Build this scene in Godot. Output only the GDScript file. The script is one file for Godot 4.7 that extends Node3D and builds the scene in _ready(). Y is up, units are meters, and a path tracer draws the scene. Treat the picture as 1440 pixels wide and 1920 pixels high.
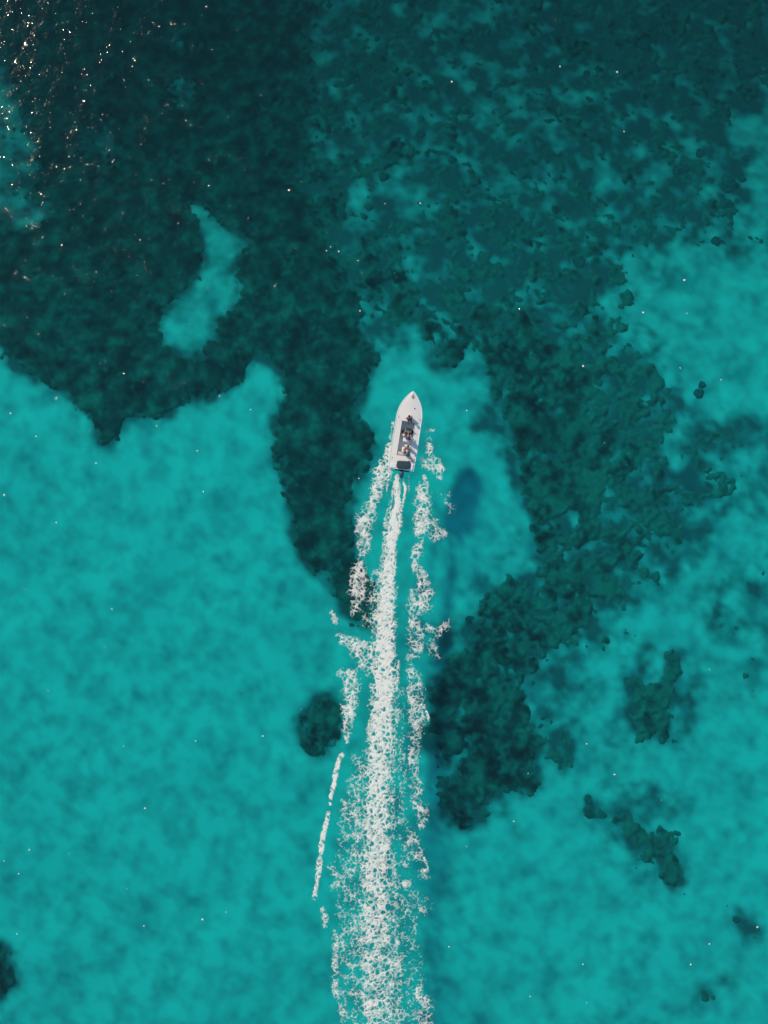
extends Node3D
# A small open motorboat seen from about 60 m above clear shallow sea: water surface, sand and seagrass below it, foam wake, people on board.
# x is east (right), z is south (down in the photograph), y is up; the sea surface is y = 0.

# outlines of growth on the seabed, metres east and south of the point below the camera: [bed, cover, outline]
const GROWTH := [
	["deep", 0.46, [-9.3, -59.3, 44.8, -58.6, 41.2, -25.9, 24.3, -25.9, 19.8, -20.9, 9.3, -16.5, -4.1, -17.6, -13, -16.6, -13.3, -36.7]],
	["deep", 0.56, [-13.4, -38, -4.4, -34.3, 9.7, -32.3, 23, -30, 24.7, -24.2, 23.8, -16.5, 26.3, -14.4, 14.4, -13.4, 8.3, -16, 3.1, -18.7, -1.6, -18.7, -12.5, -16.6]],
	["deep", 0.57, [-10.5, -59.4, 3.4, -58.6, 1.6, -37.2, 0, -24.2, -6.3, -24.3]],
	["deep", 0.58, [16.1, -58.6, 44.8, -58.6, 43.5, -42.9, 37.7, -41.6, 31.9, -44.2, 25.6, -42.9, 20.3, -47.4, 15.3, -51.2]],
	["deep", 0.52, [33.9, -41.6, 36, -36, 35.9, -30, 34.1, -28.8, 30.7, -32.3, 29.9, -34.8, 32.6, -39.7]],
	["deep", 0.5, [19, -43.5, 25, -42.3, 25.2, -37.2, 20.2, -36, 18.2, -39.7]],
	["right", 0.5, [8.3, -16.5, 14.5, -18.7, 26.3, -14.4, 28.7, -9.2, 27.7, -3.1, 28.7, 2, 23.6, 10.2, 18.4, 15.4, 15.4, 19, 15.1, 26.6, 10.8, 27.7, 7.7, 30.2, 4.6, 28.2, 4.1, 17.4, 8.2, 9.2, 14.9, 5.1, 13.3, -1.5, 11.3, -8.7, 10, -13.4]],
	["right", 0.26, [29.2, -9.2, 40, -10.3, 40, 0, 33.8, 1, 29.7, -1]],
	["right", 0.26, [32.3, 4.1, 40, 3.1, 40, 17.4, 33.8, 16.9, 31.8, 11.3]],
	["right", 0.22, [20.5, 12.3, 24.6, 10.2, 29.2, 11.3, 29.2, 13.8, 24.6, 14.3, 22, 15.4]],
	["horseshoe", 0.3, [22, 13.8, 29.7, 11.8, 29.7, 21.5, 26.6, 23.1, 22.5, 21.5]],
	["chain", 0.28, [18.4, 26.6, 23.6, 27.2, 29.7, 31.3, 30.2, 36.4, 26.1, 36.9, 21.5, 32.3]],
	["left", 1, [-46.7, -61, -12.9, -59.7, -9.2, -51.8, -8.2, -42.7, -8.8, -34.5, -6.4, -28.4, -4.2, -23.1, -1.6, -19.2, -0.7, -16, -0.8, -13.9, -2, -11.6, -2.9, -9.6, -1, -7.6, -0.9, -5, -2.5, -3.1, -3.1, -0.3, -2.9, 3.6, -1.5, 6.4, -0.9, 9.7, -1.3, 11.7, -2.9, 10.9, -3.9, 9.7, -4.8, 7.3, -6.1, 5.7, -7.6, 5.5, -8.9, 2.7, -9, 0, -9.7, -2.6, -10.5, -5.6, -10.8, -8.7, -9.6, -11.2, -9.8, -13.1, -11.6, -15.5, -13.1, -14, -13.7, -12.3, -16.5, -11.2, -19.3, -10.7, -20.7, -9.4, -25.1, -8.8, -25.9, -6.4, -27.4, -6.3, -27.8, -8.5, -31, -11.5, -34.8, -13.3, -37.6, -15.9, -41.1, -18.4, -42.7, -28.5, -39.7, -30.4, -36.8, -28.5, -35.7, -29.4, -37.1, -31, -37, -37.5, -37.9, -40.9, -40.1, -45.6, -41.9, -49.6, -46.2, -51.5]],
	["left", 0.66, [-12.9, -59.7, -6.9, -59.1, -7.7, -47.8, -5.8, -36.2, -4.3, -28.9, -6.4, -28.4, -8.8, -34.5, -8.2, -42.7, -9.2, -51.8]],
	["deep", 0.5, [-6.9, -59.1, -1.7, -58.7, -4, -48.8, -1.6, -36.1, 0, -25.9, -4.3, -27.7, -5.8, -36.2, -7.7, -47.8]],
	["left", 0.7, [-4.2, -23.1, -1.1, -25.9, 2.1, -23.1, 4.2, -19.2, 7.3, -18.7, 9.4, -20.9, 14.5, -18.7, 10.8, -15.5, 9.5, -16, 8.3, -17.2, 7.5, -13.9, 5.8, -13.5, 4.1, -14.2, 4.2, -16.5, 3, -18.4, 0.9, -19, -0.8, -19.7]],
	["right", 0.84, [8.2, -16.5, 9.5, -16, 10.4, -13.4, 10, -11.2, 11.6, -8.7, 12.4, -6.7, 13.1, -4.1, 13.4, -1.3, 14.3, 1.5, 15.2, 4.7, 17.4, 3.6, 21, 2.6, 20, 0, 22, -3.1, 21.5, -6.7, 20, -9.7, 20.6, -13.4, 17.6, -16, 14, -17.6]],
	["right", 0.66, [17.6, -16.5, 21.1, -15.5, 26.3, -14.4, 28.2, -10.3, 26.6, -5.1, 28.2, 0, 27.2, 4.1, 23.6, 6.7, 19.5, 5.1, 15.2, 4.7, 21, 2.6, 20, 0, 22, -3.1, 21.5, -6.7, 20, -9.7, 20.6, -13.4]],
	["right", 0.46, [26.1, -7.2, 31.3, -8.2, 35.9, -5.6, 34.3, -3.1, 31.8, 0, 29.2, 3.1, 24.6, 9.7, 20.5, 14.9, 16.9, 17.4, 14.9, 11.3, 20.5, 6.1, 26.1, 4.1, 27.7, 0]],
	["right", 0.72, [15.2, 4.7, 13.8, 6, 10.8, 6.8, 8.8, 8.8, 7.3, 12.3, 5.7, 14.3, 4.4, 16.9, 4.1, 19.5, 5.6, 20, 9.2, 19, 12.3, 16.9, 14.3, 14.9, 17.4, 12.3, 20.5, 9.7, 23.6, 6.7, 19.5, 5.1]],
	["right", 0.86, [4.4, 16.7, 6.7, 15.1, 10.2, 14.6, 12.3, 16.9, 13.6, 19, 14.6, 22, 15, 24.6, 14.9, 26.6, 13.6, 27.6, 12.3, 26.8, 11.5, 26.2, 10.5, 27.7, 9.5, 29.5, 7.8, 30.5, 5.9, 29.7, 4.9, 28.7, 6.7, 27.2, 5.4, 26.4, 5.6, 25.4, 7.7, 25, 8.7, 22.5, 7.2, 22.3, 6.7, 24, 4.9, 23.1, 4.2, 21]],
	["right", 0.62, [15.4, 21, 18.4, 20, 18.7, 23.6, 17.4, 26.1, 16.9, 24.6, 15.6, 23.6]],
	["right", 0.55, [16.9, 16.4, 20, 15.9, 19.7, 16.9, 17.4, 17.9]],
	["horseshoe", 0.8, [23.2, 14.9, 24.6, 16.1, 25.9, 17.4, 26.6, 16.4, 27.2, 13.8, 29, 13.1, 28.4, 17.4, 28.1, 19, 27.4, 20.2, 27.3, 22.1, 24.9, 21.9, 23.7, 20.9, 23.2, 19]],
	["chain", 0.74, [22.1, 28.2, 23.6, 28.7, 24.2, 30.2, 25.4, 31.3, 27.2, 30.2, 28.1, 31.3, 27.4, 32.8, 29.5, 34.2, 28.5, 36.3, 27, 35.9, 26.6, 33.6, 25.1, 33.1, 23.4, 32.3, 22.5, 30.8]],
	["chain", 0.6, [18.7, 27.7, 21, 27.2, 20.9, 29.2, 19.5, 30]],
	["corner", 0.62, [32.4, 37.9, 34.1, 38.4, 36.4, 39.5, 36.3, 40.7, 34.3, 41.3, 33.6, 39.7]],
	["pair", 0.66, [30.1, 46, 31.8, 45.5, 32, 46.9, 30.5, 47.1]],
	["pair", 0.66, [32.3, 45, 33.7, 44.9, 33.6, 46.2, 32.4, 46.1]],
	["lone", 0.86, [-8.4, 20, -7.4, 18.6, -5.6, 17.5, -4.1, 17.9, -3.9, 20.5, -4.5, 22.3, -5.5, 22.5, -6.1, 23.8, -7.4, 23.2, -8.2, 22]],
	["edge", 1, [-38.9, 41.3, -36.4, 41.4, -35.7, 43, -35.4, 44.8, -35.9, 46.5, -38.9, 47.1]],
	["right", 0.58, [30.2, -5.6, 32.3, -5.9, 35.9, -5.5, 36.1, -4.7, 33.3, -5, 31.8, -4.6, 31.3, -3.1, 30, -3.6]],
]
# gaps in it where sand shows: [cover left, outline]
const GAPS := [
	[0.14, [-20.8, -33.2, -18.2, -30.5, -15.7, -28.6, -13.1, -27.3, -15, -25.1, -14.5, -22.7, -14.1, -20.4, -15.5, -19.5, -16.5, -19, -16.3, -17.2, -18.1, -15.6, -19.4, -14.3, -21, -16.7, -22.1, -18.8, -21.7, -20.6, -19.6, -22.2, -18.4, -24.5, -18.3, -27.5, -19.6, -30.6]],
	[0.48, [-23.9, -53.3, -21.9, -53.6, -21.6, -51, -22.9, -50.6]],
	[0.45, [-23.6, -47.4, -21.6, -48, -20.5, -46.1, -20.9, -43.5, -22.6, -44]],
	[0.5, [-33, -40.1, -30, -41.6, -28.3, -38.9, -29.4, -36.3, -31.8, -37.5]],
	[0.3, [-37.2, -31.5, -35, -32.9, -34.5, -31, -36.7, -28.5, -39.7, -30, -40, -31.6]],
	[0.3, [-46.1, -50.9, -42, -49.6, -40.1, -45.6, -38, -40.9, -36.9, -37.5, -37.3, -30.4, -43.1, -30.4]],
	[0.3, [-3.4, -18.7, -1.6, -19.2, 1.3, -16.5, -1, -15.2]],
	[0.1, [24.3, -25.3, 27.4, -24.8, 29.3, -22.5, 32.5, -22.8, 37.8, -23.1, 40.9, -23.1, 40, -10.3, 29.2, -8.2, 28.3, -13.9, 24.9, -18.7]],
	[0.26, [1.1, -34.7, 4.3, -34.9, 4.3, -32.3, 2.7, -28.8, -1.1, -28.8, -1.6, -31.2]],
	[0.24, [4.2, -25.3, 5.4, -24.8, 5.2, -23.1, 3.9, -23.1]],
	[0.18, [36.1, -42.3, 43.4, -42.3, 41.2, -25.3, 36.1, -27.6]],
	[0.15, [14.3, 15.4, 19.5, 12.8, 22.5, 13.8, 23.6, 17.4, 23.1, 26.6, 19, 26.6, 18.4, 19.7, 14.9, 19]],
	[0.16, [24.6, 14.1, 26.6, 13.6, 26.4, 16.7, 25.5, 17.4, 24.8, 16.4]],
	[0.1, [6.7, 19.2, 7.7, 19.2, 7.8, 20.1, 6.7, 20.2]],
	[0.3, [15.4, 2, 17.9, 0, 19.5, 1.3, 17.4, 2.6]],
]
# coral heads: [east, south, radius]
const HEADS := [
	[-0.7, -50.4, 0.37], [0.1, -48.6, 0.37], [-1.6, -47, 0.51], [-3.8, -45.2, 0.51], [-2.9, -45.4, 0.41], [2.5, -41.7, 0.41], [4.4, -49.6, 0.41], [0, -33.9, 0.64], [7, -35.9, 0.55], [10.1, -44.4, 0.46], [11, -43.7, 0.51], [8.5, -41.5, 0.41], [3.7, -38.8, 0.46], [1.4, -38.4, 0.37], [15.9, -51, 0.46], [18.2, -50.9, 0.51], [17.8, -47.9, 0.46], [20.4, -48.9, 0.41], [21.4, -46.2, 0.51], [28.1, -51.9, 1.01], [27.5, -49.4, 0.87], [28.3, -46.7, 0.69], [38.2, -52, 0.6], [33.3, -45.7, 0.92], [34.9, -46.5, 0.64], [38.4, -46.1, 1.2], [37.5, -47.4, 0.74], [30.3, -34.7, 0.92], [32.3, -36.5, 0.51], [35.1, -41.5, 0.87], [34.8, -32.8, 1.01], [34.2, -30.9, 0.64], [37, -36.1, 0.46], [36.3, -33.6, 0.37], [19.2, -24.6, 0.69], [20.2, -27.3, 0.23], [30.3, -11.4, 0.51], [30.7, -12.2, 0.37], [32.9, -26.8, 0.6], [25.4, 17.5, 0.41], [8.7, 23, 0.41], [19.7, 27.9, 0.37], [33.8, 39.1, 0.41]
]
# streaks of foam on the surface: each a run of [east, south, half width, cover]
const FOAM_CENTRE := [
	[[1.17, -3.28, 0.19, 0.85], [1.12, -2.58, 0.28, 1], [1.08, -0.8, 0.52, 1.05], [0.98, 0.7, 0.61, 1.05], [0.8, 1.88, 0.61, 1.05], [0.61, 3.14, 0.56, 1.05], [0.42, 5.06, 0.61, 1.05], [0.28, 7.03, 0.8, 1.05], [0.14, 9, 0.94, 1.05], [0.05, 10.92, 0.93, 1.05], [0.05, 13.88, 1.05, 1], [-0.05, 16.41, 1.05, 0.97], [-0.28, 19.69, 1.17, 0.92], [-0.52, 22.5, 1.25, 0.88], [-0.66, 25.31, 1.25, 0.84], [-0.7, 28.12, 1.41, 0.8], [-0.75, 30.94, 1.53, 0.78], [-0.75, 34.69, 1.61, 0.73], [-0.7, 38.44, 1.69, 0.7], [-0.56, 42.19, 1.77, 0.68], [-0.42, 45.7, 1.85, 0.66]],
	[[0.47, -0.94, 0.14, 0.5], [0.23, 0.7, 0.28, 0.6], [0.09, 2.34, 0.28, 0.6], [0, 3.75, 0.38, 0.62], [-0.28, 6.09, 0.42, 0.6], [-0.56, 8.44, 0.47, 0.6], [-0.84, 10.78, 0.47, 0.6], [-1.08, 12.66, 0.42, 0.55]],
	[[1.73, -2.86, 0.09, 0.75], [1.88, -1.97, 0.19, 0.9], [1.73, -0.94, 0.14, 0.8], [1.5, -0.09, 0.09, 0.6]],
	[[0.47, -3.38, 0.07, 0.8], [0.33, -2.58, 0.08, 0.6], [0.19, -1.41, 0.07, 0.42]],
	[[2.16, -3.28, 0.06, 0.55], [2.2, -1.97, 0.06, 0.6], [2.02, -0.94, 0.06, 0.4]],
	[[-1.41, 20.62, 0.38, 0.45], [-2.25, 22.5, 0.42, 0.5], [-2.44, 24.14, 0.42, 0.5], [-2.25, 27.19, 0.47, 0.5], [-2.62, 30, 0.42, 0.52], [-2.81, 32.81, 0.42, 0.5], [-2.62, 36.56, 0.47, 0.5], [-2.53, 41.25, 0.47, 0.48], [-2.25, 45.47, 0.47, 0.46]],
	[[1.12, 13.12, 0.28, 0.5], [1.17, 16.88, 0.28, 0.5], [0.94, 20.62, 0.23, 0.45], [0.75, 26.25, 0.28, 0.45], [0.84, 31.88, 0.38, 0.5], [1.03, 37.5, 0.38, 0.5], [1.31, 42.19, 0.42, 0.48], [1.5, 45.47, 0.42, 0.46]],
]
const FOAM_PORT := [
	[[0.8, -7.88, 0.15, 0.61], [0.7, -6.94, 0.18, 0.66], [0.47, -5.86, 0.3, 0.64], [0.33, -4.92, 0.42, 0.66], [0.09, -4.12, 0.78, 0.72], [-0.19, -3.28, 0.9, 0.74], [-0.52, -2.34, 0.72, 0.78], [-0.66, -1.64, 0.54, 0.78], [-1.03, -0.84, 0.48, 0.74], [-1.41, 0.09, 0.84, 0.68], [-1.69, 1.17, 0.9, 0.68], [-1.73, 2.34, 0.72, 0.68], [-1.78, 3.28, 0.6, 0.66], [-1.97, 3.98, 0.3, 0.56], [-2.2, 4.78, 0.6, 0.64], [-2.25, 6.09, 0.84, 0.68], [-2.3, 7.27, 0.84, 0.68], [-2.48, 8.2, 0.6, 0.66], [-2.81, 9, 0.24, 0.56]],
	[[-4.59, 8.91, 0.3, 0.48], [-4.27, 9.52, 0.42, 0.5]],
	[[-3.89, 11.06, 0.42, 0.62], [-3.05, 11.48, 0.6, 0.64], [-2.06, 12, 0.96, 0.62], [-1.69, 13.03, 1.08, 0.62], [-1.41, 13.83, 0.84, 0.56]],
	[[-3.94, 14.25, 0.36, 0.56], [-3.05, 14.44, 0.96, 0.61], [-2.81, 15.47, 0.84, 0.64], [-2.95, 16.64, 0.78, 0.68], [-3.14, 17.81, 0.6, 0.76], [-3.19, 18.98, 0.48, 0.76], [-3.28, 20.16, 0.24, 0.61]],
	[[-3.7, 21.33, 0.21, 0.96], [-3.98, 21.84, 0.21, 1.05], [-4.22, 22.88, 0.22, 1.05], [-4.41, 23.91, 0.22, 1.05], [-4.64, 24.94, 0.19, 1.05], [-4.73, 25.69, 0.12, 0.76]],
	[[-4.88, 26.44, 0.18, 0.96], [-5.02, 27.19, 0.24, 1.05], [-5.34, 28.41, 0.24, 1.05], [-5.53, 29.44, 0.3, 1.05], [-5.53, 30.09, 0.15, 0.76], [-5.67, 30.75, 0.3, 0.96], [-5.72, 31.59, 0.3, 0.91], [-5.91, 32.58, 0.18, 0.76], [-6.09, 33.84, 0.24, 0.71]],
	[[-5.34, 34.78, 0.3, 0.5], [-5.11, 36.33, 0.36, 0.48]],
	[[-4.31, 36.8, 0.3, 0.51], [-4.22, 38.2, 0.36, 0.61], [-4.27, 39.38, 0.3, 0.61], [-4.22, 40.31, 0.36, 0.54], [-4.31, 41.72, 0.36, 0.5], [-4.08, 42.75, 0.3, 0.56], [-3.61, 43.97, 0.42, 0.5]],
	[[-4.78, 31.17, 0.36, 0.48], [-3.75, 32.34, 0.6, 0.48], [-4.59, 33.19, 0.36, 0.51]],
	[[-2.81, 23.91, 0.3, 0.4], [-3.52, 26.72, 0.48, 0.4], [-3.75, 29.06, 0.54, 0.4]],
	[[-2.44, 21.56, 0.48, 0.32], [-3.05, 25.31, 0.72, 0.34], [-3.38, 30, 0.84, 0.35], [-3.47, 33.75, 0.84, 0.33], [-3.38, 38.44, 0.84, 0.31], [-3.28, 44.06, 0.84, 0.31]],
	[[-0.7, 5.39, 0.36, 0.42], [-1.22, 7.97, 0.54, 0.42], [-1.41, 9.84, 0.54, 0.42]],
]
const FOAM_STARBOARD := [
	[[3.75, -7.12, 0.24, 0.56], [4.31, -7.22, 0.18, 0.51]],
	[[3.89, -6.28, 0.36, 0.68], [3.94, -5.34, 0.36, 0.71], [3.61, -4.78, 0.3, 0.61]],
	[[3.52, -4.59, 0.48, 0.61], [4.22, -4.22, 0.84, 0.68], [4.78, -3.75, 0.66, 0.68], [4.97, -3.14, 0.42, 0.64]],
	[[3.52, -3.05, 0.3, 0.56], [3.75, -2.72, 0.24, 0.56]],
	[[3.33, -2.16, 0.6, 0.68], [3.42, -1.17, 0.78, 0.72], [3.38, 0, 0.84, 0.7], [3.33, 1.03, 0.78, 0.66], [3.19, 1.88, 0.54, 0.64], [3.14, 2.58, 0.3, 0.61], [2.95, 3.52, 0.54, 0.66], [2.67, 4.22, 0.36, 0.62], [2.72, 4.88, 0.36, 0.58], [3.28, 5.44, 0.6, 0.62], [3.52, 6.33, 0.66, 0.66], [3.52, 7.27, 0.84, 0.68], [3.28, 8.06, 0.96, 0.66], [2.72, 8.44, 0.84, 0.62], [2.25, 8.72, 0.48, 0.52]],
	[[2.44, 7.27, 0.48, 0.46], [2.06, 8.2, 0.42, 0.44]],
	[[2.62, 9.38, 0.48, 0.61], [2.77, 10.31, 0.78, 0.56], [2.81, 11.25, 0.78, 0.58], [2.72, 12.09, 0.72, 0.58], [2.25, 12.75, 0.48, 0.56]],
	[[2.25, 13.31, 0.36, 0.56], [2.72, 14.77, 0.72, 0.56], [2.81, 15.94, 0.78, 0.56], [2.86, 17.34, 0.78, 0.58], [2.91, 18.75, 0.78, 0.58], [2.67, 19.92, 0.6, 0.58], [2.62, 20.86, 0.6, 0.62], [2.67, 22.03, 0.54, 0.64], [2.62, 22.97, 0.48, 0.58], [2.77, 24.14, 0.66, 0.58], [3.05, 25.31, 0.78, 0.58], [3.42, 26.48, 0.6, 0.61], [3.28, 27.42, 0.48, 0.48]],
	[[2.81, 16.78, 0.09, 0.56], [3.38, 16.97, 0.12, 0.86], [3.75, 17.58, 0.12, 0.91], [3.98, 18.28, 0.12, 0.76]],
	[[2.25, 28.03, 0.54, 0.56], [2.72, 29.3, 0.66, 0.52], [2.91, 30.23, 0.6, 0.52]],
	[[3.56, 30.47, 0.18, 0.56], [3.89, 31.31, 0.12, 0.76], [3.61, 31.69, 0.6, 0.56]],
	[[1.88, 32.58, 0.48, 0.5], [2.44, 33.38, 0.48, 0.42], [3.52, 34.69, 0.84, 0.36]],
	[[2.58, 35.62, 0.6, 0.36], [2.44, 38.44, 0.48, 0.36]],
	[[3.09, 41.25, 0.48, 0.48], [3.05, 42.42, 0.54, 0.54], [3.75, 43.36, 0.84, 0.46], [3.52, 44.77, 0.72, 0.51], [4.03, 45.47, 0.72, 0.46]],
	[[4.45, 0.84, 0.42, 0.48], [4.69, 1.41, 0.36, 0.46], [4.41, 2.16, 0.54, 0.42], [5.16, 1.88, 0.42, 0.48]],
	[[3.75, 10.22, 0.42, 0.42], [4.69, 10.59, 0.48, 0.46], [5.44, 9.94, 0.42, 0.44], [5.91, 9.38, 0.24, 0.46]],
	[[4.12, 11.62, 0.54, 0.4], [4.59, 12.75, 0.42, 0.38]],
	[[1.5, 15.47, 0.36, 0.3], [1.59, 20.62, 0.48, 0.3], [1.5, 26.25, 0.54, 0.32], [1.78, 31.88, 0.72, 0.32], [2.25, 37.5, 0.96, 0.31], [2.58, 44.06, 1.2, 0.31]],
	[[5.53, -1.41, 0.54, 0.34], [5.86, -0.23, 0.48, 0.32]],
]
# flecks of foam: [east, south, radius]
const FLECKS := [
	[26.39, -20.39, 0.11], [5.95, -37.83, 0.09], [20.48, -38.67, 0.09], [17.48, -12.84, 0.09], [26.02, -12.66, 0.07], [29.62, -11.62, 0.07], [21.09, -33.42, 0.07], [15.47, -39.14, 0.07], [-10.64, 19.69, 0.09], [-21, 26.02, 0.07], [-15.94, 35.77, 0.11], [-31.17, 29.67, 0.07], [-33.38, 30.66, 0.07], [-32.11, 31.78, 0.07], [5.72, 38.2, 0.09], [12.66, 22.97, 0.07], [20.25, 23.06, 0.07], [-32.81, -8.67, 0.09], [-30.56, -6.66, 0.07], [-16.41, -5.39, 0.07], [-33.38, -1.5, 0.09], [-28.78, 0.94, 0.07], [-23.91, 8.53, 0.07], [-11.72, -9, 0.07], [-25.31, -4.31, 0.07], [-13.88, 35.16, 0.04], [-21.09, 36.38, 0.07], [-32.25, 37.08, 0.07], [17.48, 39.75, 0.07], [32.81, 36.47, 0.09], [26.95, 39.75, 0.09], [12.84, 42.56, 0.07], [-4.69, -23.3, 0.07], [-3.98, -22.88, 0.07], [-5.06, -22.97, 0.07], [3.19, -27.14, 0.07], [-2.11, -17.67, 0.07], [0.94, -21, 0.04], [22.78, -17.53, 0.07], [26.62, -17.44, 0.07], [19.36, -6.09, 0.04], [7.27, -8.91, 0.09], [-2.2, -2.95, 0.07], [17.81, 20.39, 0.07], [11.39, 27.19, 0.07], [7.27, 29.39, 0.04], [-12.42, 15.7, 0.04], [28.59, 13.83, 0.04], [-29.53, 15.7, 0.04], [-7.27, 17.34, 0.04], [-27.66, 30, 0.04], [-22.59, 33.09, 0.04], [-16.55, 20.11, 0.07], [-22.88, 20.58, 0.04], [28.59, 37.97, 0.07], [17.81, 43.12, 0.04], [24.38, 25.31, 0.04]
]

var rng := RandomNumberGenerator.new()
var used := {}

# ---------------------------------------------------------------- helpers
func lin(r: float, g: float, b: float) -> Color:
	return Color(r, g, b).linear_to_srgb()

func mat(c: Color, rough := 0.6, metal := 0.0) -> StandardMaterial3D:
	var m := StandardMaterial3D.new()
	m.albedo_color = c
	m.roughness = rough
	m.metallic = metal
	return m

func noise(kind: int, period: float, octaves: int, sd: int) -> FastNoiseLite:
	var n := FastNoiseLite.new()
	n.noise_type = kind
	n.frequency = 1.0 / period
	n.seed = sd
	n.fractal_type = FastNoiseLite.FRACTAL_FBM if octaves > 1 else FastNoiseLite.FRACTAL_NONE
	n.fractal_octaves = octaves
	return n

func numbered(called: String) -> String:
	var k: int = used.get(called, 0)
	used[called] = k + 1
	return called if k == 0 else "%s_%03d" % [called, k]

func tag(o: Node3D, label := "", category := "", group := "", kind := "") -> void:
	if label: o.set_meta("label", label)
	if category: o.set_meta("category", category)
	if group: o.set_meta("group", group)
	if kind: o.set_meta("kind", kind)

func put(called: String, m: Mesh, material: Material, parent: Node3D = self) -> MeshInstance3D:
	var o := MeshInstance3D.new()
	o.name = numbered(called) if parent == self else called
	o.mesh = m
	o.material_override = material
	parent.add_child(o, true)
	return o

func arrays(v: PackedVector3Array, n: PackedVector3Array, c := PackedColorArray(), idx := PackedInt32Array()) -> ArrayMesh:
	var a := []
	a.resize(Mesh.ARRAY_MAX)
	a[Mesh.ARRAY_VERTEX] = v
	a[Mesh.ARRAY_NORMAL] = n
	if c.size(): a[Mesh.ARRAY_COLOR] = c
	if idx.size(): a[Mesh.ARRAY_INDEX] = idx
	var m := ArrayMesh.new()
	m.add_surface_from_arrays(Mesh.PRIMITIVE_TRIANGLES, a)
	return m

func start() -> SurfaceTool:
	var st := SurfaceTool.new()
	st.begin(Mesh.PRIMITIVE_TRIANGLES)
	return st

func done(st: SurfaceTool) -> ArrayMesh:
	st.generate_normals()
	return st.commit()

func quad(st: SurfaceTool, a: Vector3, b: Vector3, c: Vector3, d: Vector3) -> void:
	for p in [a, b, c, a, c, d]: st.add_vertex(p)

# strips between rows of points (every row as long as the others)
func loft(st: SurfaceTool, rows: Array, closed := false, smooth := 0) -> void:
	st.set_smooth_group(smooth)
	for i in rows.size() - 1:
		var a: Array = rows[i]
		var b: Array = rows[i + 1]
		for k in a.size() - (0 if closed else 1):
			var l := (k + 1) % a.size()
			quad(st, a[k], a[l], b[l], b[k])

# a box whose long edges are chamfered
func box(st: SurfaceTool, at: Vector3, size: Vector3, cut := 0.02, turn := 0.0) -> void:
	var h := size / 2.0
	var cx := minf(cut, minf(h.x, minf(h.y, h.z)) * 0.9)
	var basis_turn := Basis(Vector3.UP, turn)
	var rows := []
	for lv in [[-h.y, cx], [-h.y + cx, 0.0], [h.y - cx, 0.0], [h.y, cx]]:
		var x: float = h.x - lv[1]
		var z: float = h.z - lv[1]
		var row := []
		for p in [Vector2(x - cx, -z), Vector2(x, -z + cx), Vector2(x, z - cx), Vector2(x - cx, z), Vector2(-x + cx, z), Vector2(-x, z - cx), Vector2(-x, -z + cx), Vector2(-x + cx, -z)]:
			row.append(at + basis_turn * Vector3(p.x, lv[0], p.y))
		rows.append(row)
	loft(st, rows, true, -1)
	st.set_smooth_group(-1)
	for e in [0, 3]:
		var r: Array = rows[e]
		for k in range(1, 7):
			var tri := [r[0], r[k + 1], r[k]] if e == 0 else [r[0], r[k], r[k + 1]]
			for p in tri: st.add_vertex(p)

func tube(st: SurfaceTool, pts: Array, radii: Array, sides := 8, caps := true) -> void:
	var rows := []
	for i in pts.size():
		var d: Vector3 = (pts[mini(i + 1, pts.size() - 1)] - pts[maxi(i - 1, 0)]).normalized()
		var s := d.cross(Vector3.UP if absf(d.y) < 0.9 else Vector3.RIGHT).normalized()
		var t := s.cross(d)
		var row := []
		for k in sides:
			var a := TAU * k / sides
			row.append(pts[i] + (s * cos(a) + t * sin(a)) * float(radii[i]))
		rows.append(row)
	loft(st, rows, true)
	if caps:
		st.set_smooth_group(-1)
		for k in range(1, sides - 1):
			var a: Array = rows[0]
			var b: Array = rows[-1]
			for p in [a[0], a[k + 1], a[k], b[0], b[k], b[k + 1]]: st.add_vertex(p)

func smooth01(a: float, b: float, x: float) -> float:
	var t := clampf((x - a) / (b - a), 0.0, 1.0)
	return t * t * (3.0 - 2.0 * t)

# ---------------------------------------------------------------- sea and bed
func wave(x: float, z: float) -> float:
	return 0.012 * sin(1.9 * x + 0.7 * z) + 0.010 * sin(0.8 * x - 2.3 * z + 1.3) + 0.005 * sin(3.6 * x + 2.9 * z + 0.4) + 0.004 * sin(-4.3 * x + 3.3 * z + 2.0)

# fine relief of the surface, 23 m by 23 m: gentle ripples and scattered steep wavelets a hand wide
func ripples() -> ImageTexture:
	var n := noise(FastNoiseLite.TYPE_SIMPLEX_SMOOTH, 34.0, 3, 5)
	var im := n.get_seamless_image(512, 512)
	im.convert(Image.FORMAT_RF)
	im.resize(2048, 2048, Image.INTERPOLATE_CUBIC)
	var data := im.get_data().to_float32_array()
	for k in data.size(): data[k] *= 5.0
	im = Image.create_from_data(2048, 2048, false, Image.FORMAT_RF, data.to_byte_array())
	im.bump_map_to_normal_map(1.0)
	# facets of capillary waves, a few centimetres across, each tilted its own way
	var streak := noise(FastNoiseLite.TYPE_SIMPLEX_SMOOTH, 300.0, 2, 9)
	for k in 46000:
		var cx := rng.randi_range(0, 2047)
		var cz := rng.randi_range(0, 2047)
		if streak.get_noise_2d(cx * 2.0, cz * 0.9) + 0.5 * rng.randf() < 0.22:
			continue
		var steep := tan(deg_to_rad(minf(30.0, 4.0 + 6.0 * -log(rng.randf() + 0.001))))
		var way := rng.randf() * TAU
		var n3 := Vector3(cos(way) * steep, sin(way) * steep, 1.0).normalized()
		var c := Color(0.5 + 0.5 * n3.x, 0.5 + 0.5 * n3.y, 0.5 + 0.5 * n3.z)
		var r := rng.randf_range(1.4, 2.9)
		for dz in range(-3, 4):
			for dx in range(-3, 4):
				if dx * dx + 1.6 * dz * dz < r * r:
					im.set_pixel((cx + dx) & 2047, (cz + dz) & 2047, c)
	return ImageTexture.create_from_image(im)

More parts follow.
